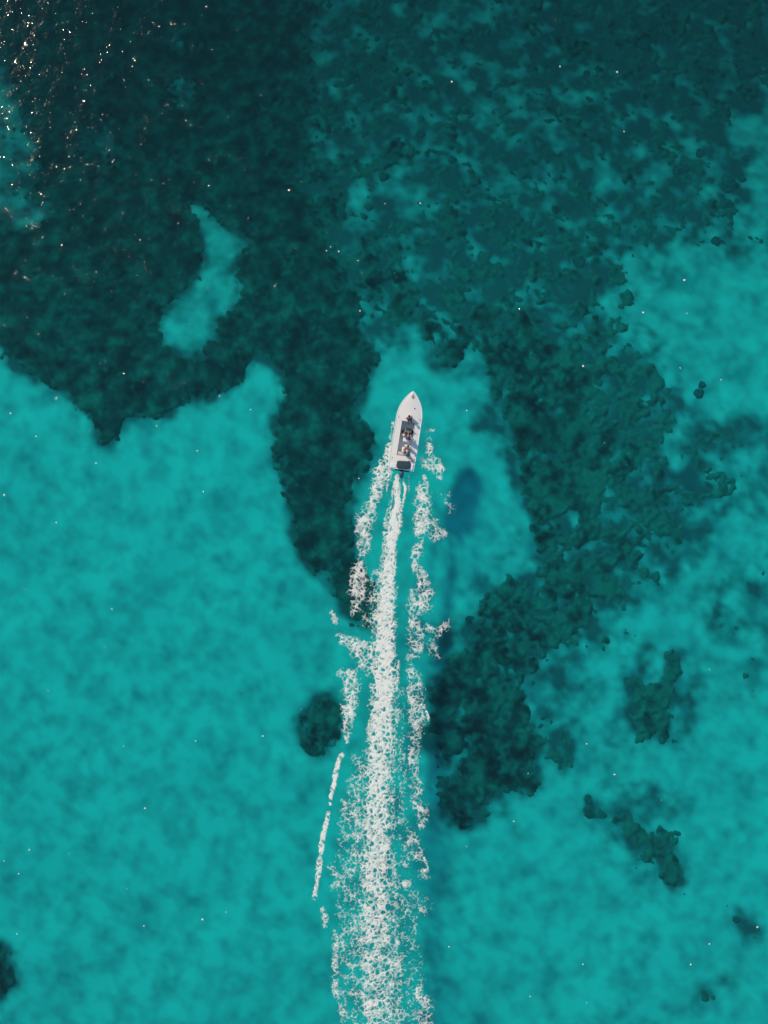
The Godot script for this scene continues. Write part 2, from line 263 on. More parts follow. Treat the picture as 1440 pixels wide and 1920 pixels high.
var swell_n: FastNoiseLite
func bed_y(x: float, z: float) -> float:
	var d := 5.6 + 8.0 * smooth01(-8, -62, z) + 3.0 * smooth01(2, -30, x) * smooth01(0, -48, z)
	return -d + 0.35 * swell_n.get_noise_2d(x, z)

# positions along an axis: even in the middle, ever wider outside
func axis(half: float, step: float, far: float) -> PackedFloat32Array:
	var out := PackedFloat32Array()
	var n := int(half / step)
	for i in range(-n, n + 1): out.append(i * step)
	var s := step
	while out[-1] < far:
		s *= 1.5
		out.append(out[-1] + s)
	var full := PackedFloat32Array()
	for i in range(out.size() - 1, 2 * n, -1): full.append(-out[i])
	full.append_array(out)
	return full

func grid_mesh(xs: PackedFloat32Array, zs: PackedFloat32Array, height: Callable, color: Callable) -> ArrayMesh:
	var v := PackedVector3Array()
	var n := PackedVector3Array()
	var c := PackedColorArray()
	var idx := PackedInt32Array()
	var w := xs.size()
	for z in zs:
		for x in xs:
			v.append(Vector3(x, height.call(x, z), z))
			c.append(color.call(x, z))
	n.resize(v.size())
	for j in zs.size():
		for i in w:
			var a := v[j * w + maxi(i - 1, 0)]
			var b := v[j * w + mini(i + 1, w - 1)]
			var p := v[maxi(j - 1, 0) * w + i]
			var q := v[mini(j + 1, zs.size() - 1) * w + i]
			n[j * w + i] = (q - p).cross(b - a).normalized()
	for j in zs.size() - 1:
		for i in w - 1:
			var a := j * w + i
			idx.append_array([a, a + 1, a + w + 1, a, a + w + 1, a + w])
	return arrays(v, n, c, idx)

# cover of growth on the bed, from 0 to 1, kept on a grid of CELL metres
const CELL := 0.25
const GX := 420
const GZ := 500
var cover := PackedFloat32Array()
var film := PackedFloat32Array()   # thin cover alone
var dense := PackedFloat32Array()   # dense cover alone
var owner_of := PackedByteArray()
var beds := ["", "deep", "left", "right", "horseshoe", "chain", "corner", "pair", "lone", "edge"]

func fill(on: PackedFloat32Array, outline: Array, value: float, id: int) -> void:
	var n := outline.size() / 2
	for j in GZ:
		var z := (j - GZ / 2) * CELL
		var cuts := []
		for k in n:
			var l := (k + 1) % n
			var z0: float = outline[2 * k + 1]
			var z1: float = outline[2 * l + 1]
			if (z0 <= z) != (z1 <= z):
				cuts.append(lerpf(outline[2 * k], outline[2 * l], (z - z0) / (z1 - z0)))
		cuts.sort()
		for k in range(0, cuts.size() - 1, 2):
			var i0 := maxi(0, int(ceil(cuts[k] / CELL)) + GX / 2)
			var i1 := mini(GX - 1, int(floor(cuts[k + 1] / CELL)) + GX / 2)
			for i in range(i0, i1 + 1):
				on[j * GX + i] = value
				if id > 0: owner_of[j * GX + i] = id

func blur(on: PackedFloat32Array, r: int) -> void:
	for pass_dir in 2:
		var src := on.duplicate()
		var outer := GZ if pass_dir == 0 else GX
		var inner := GX if pass_dir == 0 else GZ
		var step := 1 if pass_dir == 0 else GX
		var jump := GX if pass_dir == 0 else 1
		for j in outer:
			var base := j * jump
			var sum := 0.0
			for k in range(-r, r + 1): sum += src[base + clampi(k, 0, inner - 1) * step]
			for i in inner:
				on[base + i * step] = sum / (2 * r + 1)
				sum += src[base + mini(i + r + 1, inner - 1) * step] - src[base + maxi(i - r, 0) * step]

func value_at(on: PackedFloat32Array, x: float, z: float) -> float:
	var fx := clampf(x / CELL + GX / 2, 0, GX - 1.01)
	var fz := clampf(z / CELL + GZ / 2, 0, GZ - 1.01)
	var i := int(fx)
	var j := int(fz)
	var u := fx - i
	var w := fz - j
	var k := j * GX + i
	return lerpf(lerpf(on[k], on[k + 1], u), lerpf(on[k + GX], on[k + GX + 1], u), w)

func owner_at(x: float, z: float) -> int:
	var i := clampi(int(round(x / CELL)) + GX / 2, 0, GX - 1)
	var j := clampi(int(round(z / CELL)) + GZ / 2, 0, GZ - 1)
	return owner_of[j * GX + i]

var warp_n: FastNoiseLite
var warp2_n: FastNoiseLite
var clump_n: FastNoiseLite
var fine_n: FastNoiseLite
var patch_n: FastNoiseLite
var film_n: FastNoiseLite
var grain_n: FastNoiseLite
var blotch_n: FastNoiseLite

# above 0 where plants stand; larger further inside
func growth(x: float, z: float) -> float:
	var wx := x + 0.55 * warp_n.get_noise_2d(x, z) + 0.42 * warp2_n.get_noise_2d(x, z)
	var wz := z + 0.55 * warp_n.get_noise_2d(x + 90.0, z) + 0.42 * warp2_n.get_noise_2d(x, z + 70.0)
	var c := value_at(cover, wx, wz)
	if c < 0.08:
		return -0.6
	return c - 0.58 + 0.40 * clump_n.get_noise_2d(x, z) + 0.34 * fine_n.get_noise_2d(x, z)

const SAND := Color(0.006, 0.66, 0.60)  # sand and the bed colours below have the water's turquoise tint painted in
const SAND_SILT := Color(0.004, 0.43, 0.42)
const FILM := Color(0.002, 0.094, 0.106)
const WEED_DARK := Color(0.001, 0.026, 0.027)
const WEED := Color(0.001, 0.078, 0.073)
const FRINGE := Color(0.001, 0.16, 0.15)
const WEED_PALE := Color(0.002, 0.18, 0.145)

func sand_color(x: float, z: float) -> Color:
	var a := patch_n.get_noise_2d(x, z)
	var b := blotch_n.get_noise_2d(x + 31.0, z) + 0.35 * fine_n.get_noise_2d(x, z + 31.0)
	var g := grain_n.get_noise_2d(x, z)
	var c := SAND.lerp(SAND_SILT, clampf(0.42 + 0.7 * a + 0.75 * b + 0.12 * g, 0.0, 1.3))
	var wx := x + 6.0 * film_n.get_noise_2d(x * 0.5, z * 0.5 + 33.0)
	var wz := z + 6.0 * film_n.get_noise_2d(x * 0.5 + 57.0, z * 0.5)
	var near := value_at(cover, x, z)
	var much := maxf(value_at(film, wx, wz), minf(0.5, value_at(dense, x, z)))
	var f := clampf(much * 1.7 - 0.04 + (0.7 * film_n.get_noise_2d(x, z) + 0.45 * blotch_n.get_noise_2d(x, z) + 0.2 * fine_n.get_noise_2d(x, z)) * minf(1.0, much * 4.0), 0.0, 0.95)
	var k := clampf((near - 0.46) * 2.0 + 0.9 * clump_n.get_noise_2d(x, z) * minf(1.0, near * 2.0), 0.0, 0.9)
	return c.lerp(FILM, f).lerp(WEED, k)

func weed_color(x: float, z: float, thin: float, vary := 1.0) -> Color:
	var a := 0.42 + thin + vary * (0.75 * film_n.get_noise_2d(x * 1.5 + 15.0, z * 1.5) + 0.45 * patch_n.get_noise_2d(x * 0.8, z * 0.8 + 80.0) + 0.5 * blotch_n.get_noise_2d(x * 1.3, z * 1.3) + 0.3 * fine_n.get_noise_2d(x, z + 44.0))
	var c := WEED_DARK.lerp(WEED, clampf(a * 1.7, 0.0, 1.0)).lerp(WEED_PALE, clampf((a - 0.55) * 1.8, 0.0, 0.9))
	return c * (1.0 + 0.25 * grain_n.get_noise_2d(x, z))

func make_beds(material: Material) -> Dictionary:
	var step := 0.16
	var x0 := -46.0
	var z0 := -58.0
	var nx := int(92.0 / step)
	var nz := int(114.0 / step)
	var f := PackedFloat32Array()
	f.resize((nx + 1) * (nz + 1))
	for j in nz + 1:
		for i in nx + 1:
			f[j * (nx + 1) + i] = growth(x0 + i * step, z0 + j * step)
	var h := PackedFloat32Array()
	h.resize(f.size())
	for j in nz + 1:
		for i in nx + 1:
			var k := j * (nx + 1) + i
			if f[k] > -0.2:
				var x := x0 + i * step
				var z := z0 + j * step
				var t := smooth01(0.0, 0.22, f[k])
				h[k] = bed_y(x, z) + (0.08 * t + 0.10 * t * (0.5 + fine_n.get_noise_2d(x, z)) + 0.02 * t * grain_n.get_noise_2d(x, z) if f[k] > 0.0 else maxf(f[k], -0.3) * 0.3)
			else:
				h[k] = bed_y(x0 + i * step, z0 + j * step) - 0.09
	var parts := {}
	for id in range(1, beds.size()):
		parts[id] = [PackedVector3Array(), PackedVector3Array(), PackedColorArray(), PackedInt32Array(), {}]
	for j in range(1, nz - 1):
		for i in range(1, nx - 1):
			var k := j * (nx + 1) + i
			var ks := [k, k + 1, k + nx + 2, k + nx + 1]
			var m := maxf(maxf(f[ks[0]], f[ks[1]]), maxf(f[ks[2]], f[ks[3]]))
			if m <= 0.0:
				continue
			var id := maxi(1, owner_at(x0 + i * step, z0 + j * step))
			var p: Array = parts[id]
			var own: Dictionary = p[4]
			for q in ks:
				if not own.has(q):
					own[q] = p[0].size()
					var gi: int = q % (nx + 1)
					var gj: int = q / (nx + 1)
					var x := x0 + gi * step
					var z := z0 + gj * step
					p[0].append(Vector3(x, h[q], z))
					p[1].append(Vector3(h[q - 1] - h[q + 1], 2.0 * step, h[q - nx - 1] - h[q + nx + 1]).normalized())
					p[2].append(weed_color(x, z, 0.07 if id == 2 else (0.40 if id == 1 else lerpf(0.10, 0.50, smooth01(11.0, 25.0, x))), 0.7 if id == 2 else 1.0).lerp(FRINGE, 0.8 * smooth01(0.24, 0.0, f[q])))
			for q in [0, 1, 2, 0, 2, 3]: p[3].append(own[ks[q]])
	var made := {}
	for id in parts:
		var p: Array = parts[id]
		if p[3].size():
			made[beds[id]] = put("seagrass_bed", arrays(p[0], p[1], p[2], p[3]), material)
	return made

# ---------------------------------------------------------------- foam
var web_n: FastNoiseLite
var web2_n: FastNoiseLite
var froth_n: FastNoiseLite
var web3_n: FastNoiseLite
var gust_n: FastNoiseLite
var bubble_n: FastNoiseLite

const FOAM_THICK := Color(0.90, 0.83, 0.755, 0.92)   # the last number: how much it covers
const FOAM_THIN := Color(0.86, 0.81, 0.75, 0.13)

func foam(called: String, streaks: Array, material: Material, step := 0.045) -> MeshInstance3D:
	var lo := Vector2(1e9, 1e9)
	var hi := -lo
	for s in streaks:
		for p in s:
			lo = lo.min(Vector2(p[0] - 2.0 * p[2], p[1] - 2.0 * p[2]))
			hi = hi.max(Vector2(p[0] + 2.0 * p[2], p[1] + 2.0 * p[2]))
	var nx := int((hi.x - lo.x) / step) + 2
	var nz := int((hi.y - lo.y) / step) + 2
	var d := PackedFloat32Array()
	d.resize(nx * nz)
	for s in streaks:
		for q in s.size() - 1:
			var a := Vector2(s[q][0], s[q][1])
			var b := Vector2(s[q + 1][0], s[q + 1][1])
			var wide := 1.5 * maxf(s[q][2], s[q + 1][2])
			var ab := b - a
			var i0 := maxi(0, int((minf(a.x, b.x) - wide - lo.x) / step))
			var i1 := mini(nx - 1, int((maxf(a.x, b.x) + wide - lo.x) / step) + 1)
			var j0 := maxi(0, int((minf(a.y, b.y) - wide - lo.y) / step))
			var j1 := mini(nz - 1, int((maxf(a.y, b.y) + wide - lo.y) / step) + 1)
			for j in range(j0, j1 + 1):
				for i in range(i0, i1 + 1):
					var p := lo + Vector2(i, j) * step
					var t := clampf((p - a).dot(ab) / ab.length_squared(), 0.0, 1.0)
					var r := (p - a - ab * t).length() / lerpf(s[q][2], s[q + 1][2], t)
					if r < 1.5:
						var c := lerpf(s[q][3], s[q + 1][3], t) * (1.0 - smooth01(0.35, 1.5, r))
						d[j * nx + i] = maxf(d[j * nx + i], c)
	var f := PackedFloat32Array()
	var h := PackedFloat32Array()
	f.resize(d.size())
	h.resize(d.size())
	f.fill(-1.0)
	for j in nz:
		for i in nx:
			var k := j * nx + i
			if d[k] < 0.06:
				continue
			var x := lo.x + i * step
			var z := lo.y + j * step
			var run := z * lerpf(0.30, 1.0, smooth01(-1.0, 11.0, z)) if d[k] > 0.82 else z   # drawn out along the track near the stern
			var wx := x + 0.16 * froth_n.get_noise_2d(x * 1.4, z * 1.4)
			var wz := run + 0.16 * froth_n.get_noise_2d(x * 1.4 + 50.0, z * 1.4)
			var web := clampf(1.0 - 2.4 * (web_n.get_noise_2d(wx, wz) + 1.0), 0.0, 1.0)
			var web2 := clampf(1.0 - 2.6 * (web2_n.get_noise_2d(wx, wz) + 1.0), 0.0, 1.0)
			var lace := maxf(web, 0.85 * web2)
			var fr := froth_n.get_noise_2d(x, run)
			var wide := 0.26 * (clampf(1.0 - 1.6 * (web3_n.get_noise_2d(wx, wz) + 1.0), 0.0, 1.0) - 0.42) * smooth01(1.05, 0.7, d[k])
			f[k] = d[k] - 0.62 + wide + 0.17 * gust_n.get_noise_2d(x, z) * smooth01(1.1, 0.8, d[k]) + 0.72 * (lace - 0.45) + 0.28 * fr + 0.08 * bubble_n.get_noise_2d(x, run)
			if d[k] < 0.55: f[k] += 0.7 * maxf(0.0, bubble_n.get_noise_2d(x, z) - 0.28)   # loose spray
			var t := clampf(f[k] * 2.5, 0.0, 1.0)
			h[k] = t * (0.03 + 0.025 * lace + 0.03 * fr + 0.010 * bubble_n.get_noise_2d(x, run))
	var v := PackedVector3Array()
	var n := PackedVector3Array()
	var c := PackedColorArray()
	for j in range(1, nz - 2):
		for i in range(1, nx - 2):
			var ks := [j * nx + i, j * nx + i + 1, (j + 1) * nx + i + 1, (j + 1) * nx + i]
			var inside := 0
			for k in ks: inside += 1 if f[k] > 0.0 else 0
			if inside == 0:
				continue
			var ring: Array[Vector3] = []
			var norm: Array[Vector3] = []
			var at := []
			for k in ks:
				var gi: int = k % nx
				var gj: int = k / nx
				var x := lo.x + gi * step
				var z := lo.y + gj * step
				at.append(Vector3(x, 0.03 + wave(x, z) + h[k], z))
				norm.append(Vector3(h[k - 1] - h[k + 1], 2.0 * step, h[k - nx] - h[k + nx]).normalized())
			var rn: Array[Vector3] = []
			var rc: Array[Color] = []
			for e in 4:
				var g := (e + 1) % 4
				if f[ks[e]] > 0.0:
					ring.append(at[e])
					rn.append(norm[e])
					rc.append(FOAM_THIN.lerp(FOAM_THICK, clampf(f[ks[e]] * 2.1, 0.0, 1.0)))
				if (f[ks[e]] > 0.0) != (f[ks[g]] > 0.0):
					var t: float = f[ks[e]] / (f[ks[e]] - f[ks[g]])
					ring.append(at[e].lerp(at[g], t))
					rn.append(norm[e].lerp(norm[g], t).normalized())
					rc.append(FOAM_THIN)
			for e in range(1, ring.size() - 1):
				v.append_array([ring[0], ring[e], ring[e + 1]])
				n.append_array([rn[0], rn[e], rn[e + 1]])
				c.append_array([rc[0], rc[e], rc[e + 1]])
	return put(called, arrays(v, n, c), material)

# ---------------------------------------------------------------- bodies: a smooth union of tapered capsules, meshed as surface nets
func nets(bones: Array, cell: float, k := 0.03) -> ArrayMesh:
	var lo := Vector3.ONE * 1e9
	var hi := -lo
	for b in bones:
		for e in 2:
			lo = lo.min(b[e] - Vector3.ONE * (b[2 + e] + k))
			hi = hi.max(b[e] + Vector3.ONE * (b[2 + e] + k))
	lo -= Vector3.ONE * cell * 2.5
	var dim := Vector3i((hi - lo) / cell) + Vector3i.ONE * 4
	var f := PackedFloat32Array()
	f.resize(dim.x * dim.y * dim.z)
	f.fill(1.0)
	for b in bones:
		var a: Vector3 = b[0]
		var ab: Vector3 = b[1] - a
		var l2 := maxf(ab.length_squared(), 1e-8)
		var reach := maxf(b[2], b[3]) + k + cell * 2.0
		var p0 := Vector3i((a.min(b[1]) - Vector3.ONE * reach - lo) / cell).clamp(Vector3i.ZERO, dim - Vector3i.ONE)
		var p1 := Vector3i((a.max(b[1]) + Vector3.ONE * reach - lo) / cell).clamp(Vector3i.ZERO, dim - Vector3i.ONE)
		for z in range(p0.z, p1.z + 1):
			for y in range(p0.y, p1.y + 1):
				for x in range(p0.x, p1.x + 1):
					var p := lo + Vector3(x, y, z) * cell - a
					var t := clampf(p.dot(ab) / l2, 0.0, 1.0)
					var s := (p - ab * t).length() - lerpf(b[2], b[3], t)
					var i := (z * dim.y + y) * dim.x + x
					var o := f[i]
					var m := maxf(k - absf(o - s), 0.0) / k
					f[i] = minf(o, s) - m * m * k * 0.25
	var where := {}
	var v := PackedVector3Array()
	var n := PackedVector3Array()
	var idx := PackedInt32Array()
	var corner := [0, 1, dim.x, dim.x + 1, dim.x * dim.y, dim.x * dim.y + 1, dim.x * dim.y + dim.x, dim.x * dim.y + dim.x + 1]
	for z in dim.z - 1:
		for y in dim.y - 1:
			for x in dim.x - 1:
				var i := (z * dim.y + y) * dim.x + x
				var sum := Vector3.ZERO
				var count := 0
				var neg := 0
				for c in 8: neg += 1 if f[i + corner[c]] < 0.0 else 0
				if neg == 0 or neg == 8:
					continue
				for c in 8:
					for ax in [1, 2, 4]:
						if c & ax: continue
						var fa := f[i + corner[c]]
						var fb := f[i + corner[c | ax]]
						if (fa < 0.0) == (fb < 0.0): continue
						var t := fa / (fa - fb)
						sum += Vector3(c & 1, (c >> 1) & 1, c >> 2) + Vector3(1 if ax == 1 else 0, 1 if ax == 2 else 0, 1 if ax == 4 else 0) * t
						count += 1
				where[i] = v.size()
				v.append(lo + (Vector3(x, y, z) + sum / count) * cell)
				n.append(Vector3(f[i + corner[1]] + f[i + corner[7]] - f[i] - f[i + corner[6]], f[i + corner[2]] + f[i + corner[7]] - f[i] - f[i + corner[5]], f[i + corner[4]] + f[i + corner[7]] - f[i] - f[i + corner[3]]).normalized())
	for z in range(1, dim.z - 1):
		for y in range(1, dim.y - 1):
			for x in range(1, dim.x - 1):
				var i := (z * dim.y + y) * dim.x + x
				for ax in 3:
					var up: int = corner[1 << ax]
					if (f[i] < 0.0) == (f[i + up] < 0.0): continue
					var u: int = corner[1 << ((ax + 1) % 3)]
					var w: int = corner[1 << ((ax + 2) % 3)]
					var q := [where[i - u - w], where[i - w], where[i], where[i - u]]
					if f[i] < 0.0: q.reverse()
					idx.append_array([q[0], q[1], q[2], q[0], q[2], q[3]])
	return arrays(v, n, PackedColorArray(), idx)

func both(list: Array) -> Array:
	var out := list.duplicate()
	for b in list:
		out.append([b[0] * Vector3(-1, 1, 1), b[1] * Vector3(-1, 1, 1), b[2], b[3]])
	return out

func join(meshes: Array) -> ArrayMesh:
	var st := SurfaceTool.new()
	for m in meshes: st.append_from(m[0], 0, m[1])
	return st.commit()

var figure := {}
func make_figures() -> void:
	# a head looking along -z, its centre at the origin
	var head := nets([[Vector3(0, 0.03, 0.015), Vector3(0, 0.03, -0.015), 0.092, 0.085], [Vector3(0, -0.04, -0.035), Vector3(0, -0.085, -0.06), 0.062, 0.036], [Vector3(0, 0.0, -0.098), Vector3(0, -0.025, -0.112), 0.010, 0.015],
		[Vector3(0.084, 0.0, 0.0), Vector3(0.09, -0.02, 0.005), 0.018, 0.014], [Vector3(-0.084, 0.0, 0.0), Vector3(-0.09, -0.02, 0.005), 0.018, 0.014], [Vector3(-0.022, -0.058, -0.094), Vector3(0.022, -0.058, -0.094), 0.009, 0.009], [Vector3(0, -0.08, 0.02), Vector3(0, -0.16, 0.03), 0.055, 0.055]], 0.011, 0.02)
	figure["hair"] = nets([[Vector3(0, 0.05, 0.03), Vector3(0, 0.05, -0.01), 0.098, 0.092], [Vector3(0.05, 0.0, 0.055), Vector3(-0.05, 0.0, 0.055), 0.055, 0.055], [Vector3(0, -0.02, 0.07), Vector3(0, -0.06, 0.07), 0.045, 0.03]], 0.013, 0.02)
	var eyes := SphereMesh.new()
	eyes.radius = 0.011
	eyes.height = 0.022
	eyes.radial_segments = 8
	eyes.rings = 4
	figure["eye"] = eyes
	# a right hand reaching along -z, palm down, fingers slightly curled; the thumb leaves the inner side of the palm
	var hand_bones := [[Vector3(0, 0, 0.01), Vector3(0.01, 0, -0.075), 0.022, 0.016], [Vector3(0, 0, 0.01), Vector3(-0.018, 0, -0.072), 0.022, 0.016], [Vector3(0.01, 0, -0.02), Vector3(0.028, 0, -0.07), 0.016, 0.013]]
	for k in 4:
		var x := -0.030 + 0.020 * k
		var l: float = [0.038, 0.044, 0.041, 0.032][k]
		var a := Vector3(x, 0.0, -0.078)
		var b := a + Vector3(0.02 * (x), -0.008, -l)
		var c := b + Vector3(0, -0.020, -l * 0.62)
		hand_bones.append([a, b, 0.0095, 0.009])
		hand_bones.append([b, c, 0.009, 0.0075])
	hand_bones.append([Vector3(-0.020, -0.004, -0.012), Vector3(-0.050, -0.010, -0.045), 0.013, 0.011])
	hand_bones.append([Vector3(-0.050, -0.010, -0.045), Vector3(-0.056, -0.018, -0.078), 0.011, 0.009])
	var hand := nets(hand_bones, 0.006, 0.008)
	for pose in ["sit", "stand"]:
		var sit: bool = pose == "sit"
		var hip := Vector3(0.09, 0.52, 0.0) if sit else Vector3(0.09, 0.93, 0.0)
		var knee := Vector3(0.13, 0.53, -0.42) if sit else Vector3(0.11, 0.50, -0.03)
		var ankle := Vector3(0.13, 0.10, -0.40) if sit else Vector3(0.12, 0.10, 0.02)
		var waist := Vector3(0.06, 0.66, 0.0) if sit else Vector3(0.06, 1.08, 0.0)
		var chest := Vector3(0.075, 0.92, 0.0) if sit else Vector3(0.075, 1.34, 0.0)
		var sho := chest + Vector3(0.105, 0.07, 0.005)
		var elb := sho + (Vector3(0.06, -0.27, -0.07) if sit else Vector3(0.07, -0.26, -0.08))
		var wri := elb + (Vector3(-0.08, -0.07, -0.22) if sit else Vector3(-0.09, 0.03, -0.23))
		var neck := Vector3(0, chest.y + 0.12, 0.0)
		var top := Vector3(0, chest.y + 0.31, -0.025)
		var body := nets(both([[hip, waist, 0.115, 0.10], [waist, chest, 0.10, 0.105], [Vector3(0.02, sho.y, 0), sho, 0.07, 0.062], [sho, elb, 0.052, 0.043], [elb, wri, 0.043, 0.029],
			[hip, knee, 0.085, 0.056], [knee, ankle, 0.056, 0.037], [ankle + Vector3(0, -0.05, 0.03), ankle + Vector3(0.01, -0.06, -0.15), 0.040, 0.030], [neck, top + Vector3(0, -0.12, 0.03), 0.055, 0.052]]), 0.022, 0.03)
		var turn := Basis.looking_at((wri - elb).normalized())
		var left := Transform3D(Basis.from_scale(Vector3(-1, 1, 1)), Vector3.ZERO)
		var right_hand := Transform3D(turn, wri)
		figure[pose] = join([[body, Transform3D()], [head, Transform3D(Basis(), top)], [hand, right_hand]])
		# the other hand is the mirror image; its faces are turned round again
		var src := hand.surface_get_arrays(0)
		var mv := PackedVector3Array()
		var mn := PackedVector3Array()
		for p in src[Mesh.ARRAY_VERTEX]: mv.append(left * (right_hand * p))
		for p in src[Mesh.ARRAY_NORMAL]: mn.append(left.basis * (turn * p))
		var mi: PackedInt32Array = src[Mesh.ARRAY_INDEX].duplicate()
		mi.reverse()
		figure[pose] = join([[figure[pose], Transform3D()], [arrays(mv, mn, PackedColorArray(), mi), Transform3D()]])
		figure[pose + "_shirt"] = nets(both([[hip + Vector3(0, 0.06, 0), waist, 0.130, 0.118], [waist, chest, 0.118, 0.122], [Vector3(0.05, sho.y, 0), sho, 0.083, 0.078], [sho, sho.lerp(elb, 0.55), 0.072, 0.066]]), 0.024, 0.035)
		figure[pose + "_shorts"] = nets(both([[hip + Vector3(0, 0.05, 0), hip, 0.126, 0.128], [hip, hip.lerp(knee, 0.62), 0.105, 0.088]]), 0.024, 0.03)
		figure[pose + "_top"] = top

func person(pose: String, label: String, at: Vector3, turn: float, skin: Material, shirt: Material, shorts: Material, hair: Material, eye: Material, boat: Node3D) -> void:
	var p := Node3D.new()
	p.name = numbered("person")
	add_child(p)
	p.transform = boat.transform * Transform3D(Basis(Vector3.UP, turn), at)
	tag(p, label, "person", "people aboard the motorboat")
	put("body", figure[pose], skin, p)
	put("shirt", figure[pose + "_shirt"], shirt, p)
	put("shorts", figure[pose + "_shorts"], shorts, p)
	put("hair", figure["hair"], hair, p).position = figure[pose + "_top"]
	for side in [-0.032, 0.032]: put("eye", figure["eye"], eye, p).position = figure[pose + "_top"] + Vector3(side, 0.005, -0.092)

# ---------------------------------------------------------------- the boat: bow along -z, origin amidships at the waterline
const HALF_BEAM := [[0.0, 0.0], [0.12, 0.17], [0.29, 0.31], [0.52, 0.50], [0.97, 0.78], [1.46, 0.985], [2.04, 1.085], [2.72, 1.10], [3.9, 1.115], [5.1, 1.13], [6.2, 1.10], [6.8, 1.07]]

func half_beam(s: float) -> float:
	for i in HALF_BEAM.size() - 1:
		if s <= HALF_BEAM[i + 1][0]:
			var t: float = (s - HALF_BEAM[i][0]) / (HALF_BEAM[i + 1][0] - HALF_BEAM[i][0])
			return lerpf(HALF_BEAM[i][1], HALF_BEAM[i + 1][1], t)
	return 1.07

func sheer(s: float) -> float:
	return 0.66 + 0.34 * pow(1.0 - s / 6.8, 2.0)

func deck_strip(st: SurfaceTool, s0: float, s1: float, from: Callable, to: Callable, camber: float, steps := 12, across := 6) -> void:
	var rows := []
	for i in steps + 1:
		var s := lerpf(s0, s1, float(i) / steps)
		var row := []
		for k in across + 1:
			var t := lerpf(from.call(s), to.call(s), float(k) / across)
			var hb := maxf(half_beam(s), 0.01)
			row.append(Vector3(t, sheer(s) + camber * (1.0 - pow(t / hb, 2.0)), s - 3.4))
		rows.append(row)
	loft(st, rows)

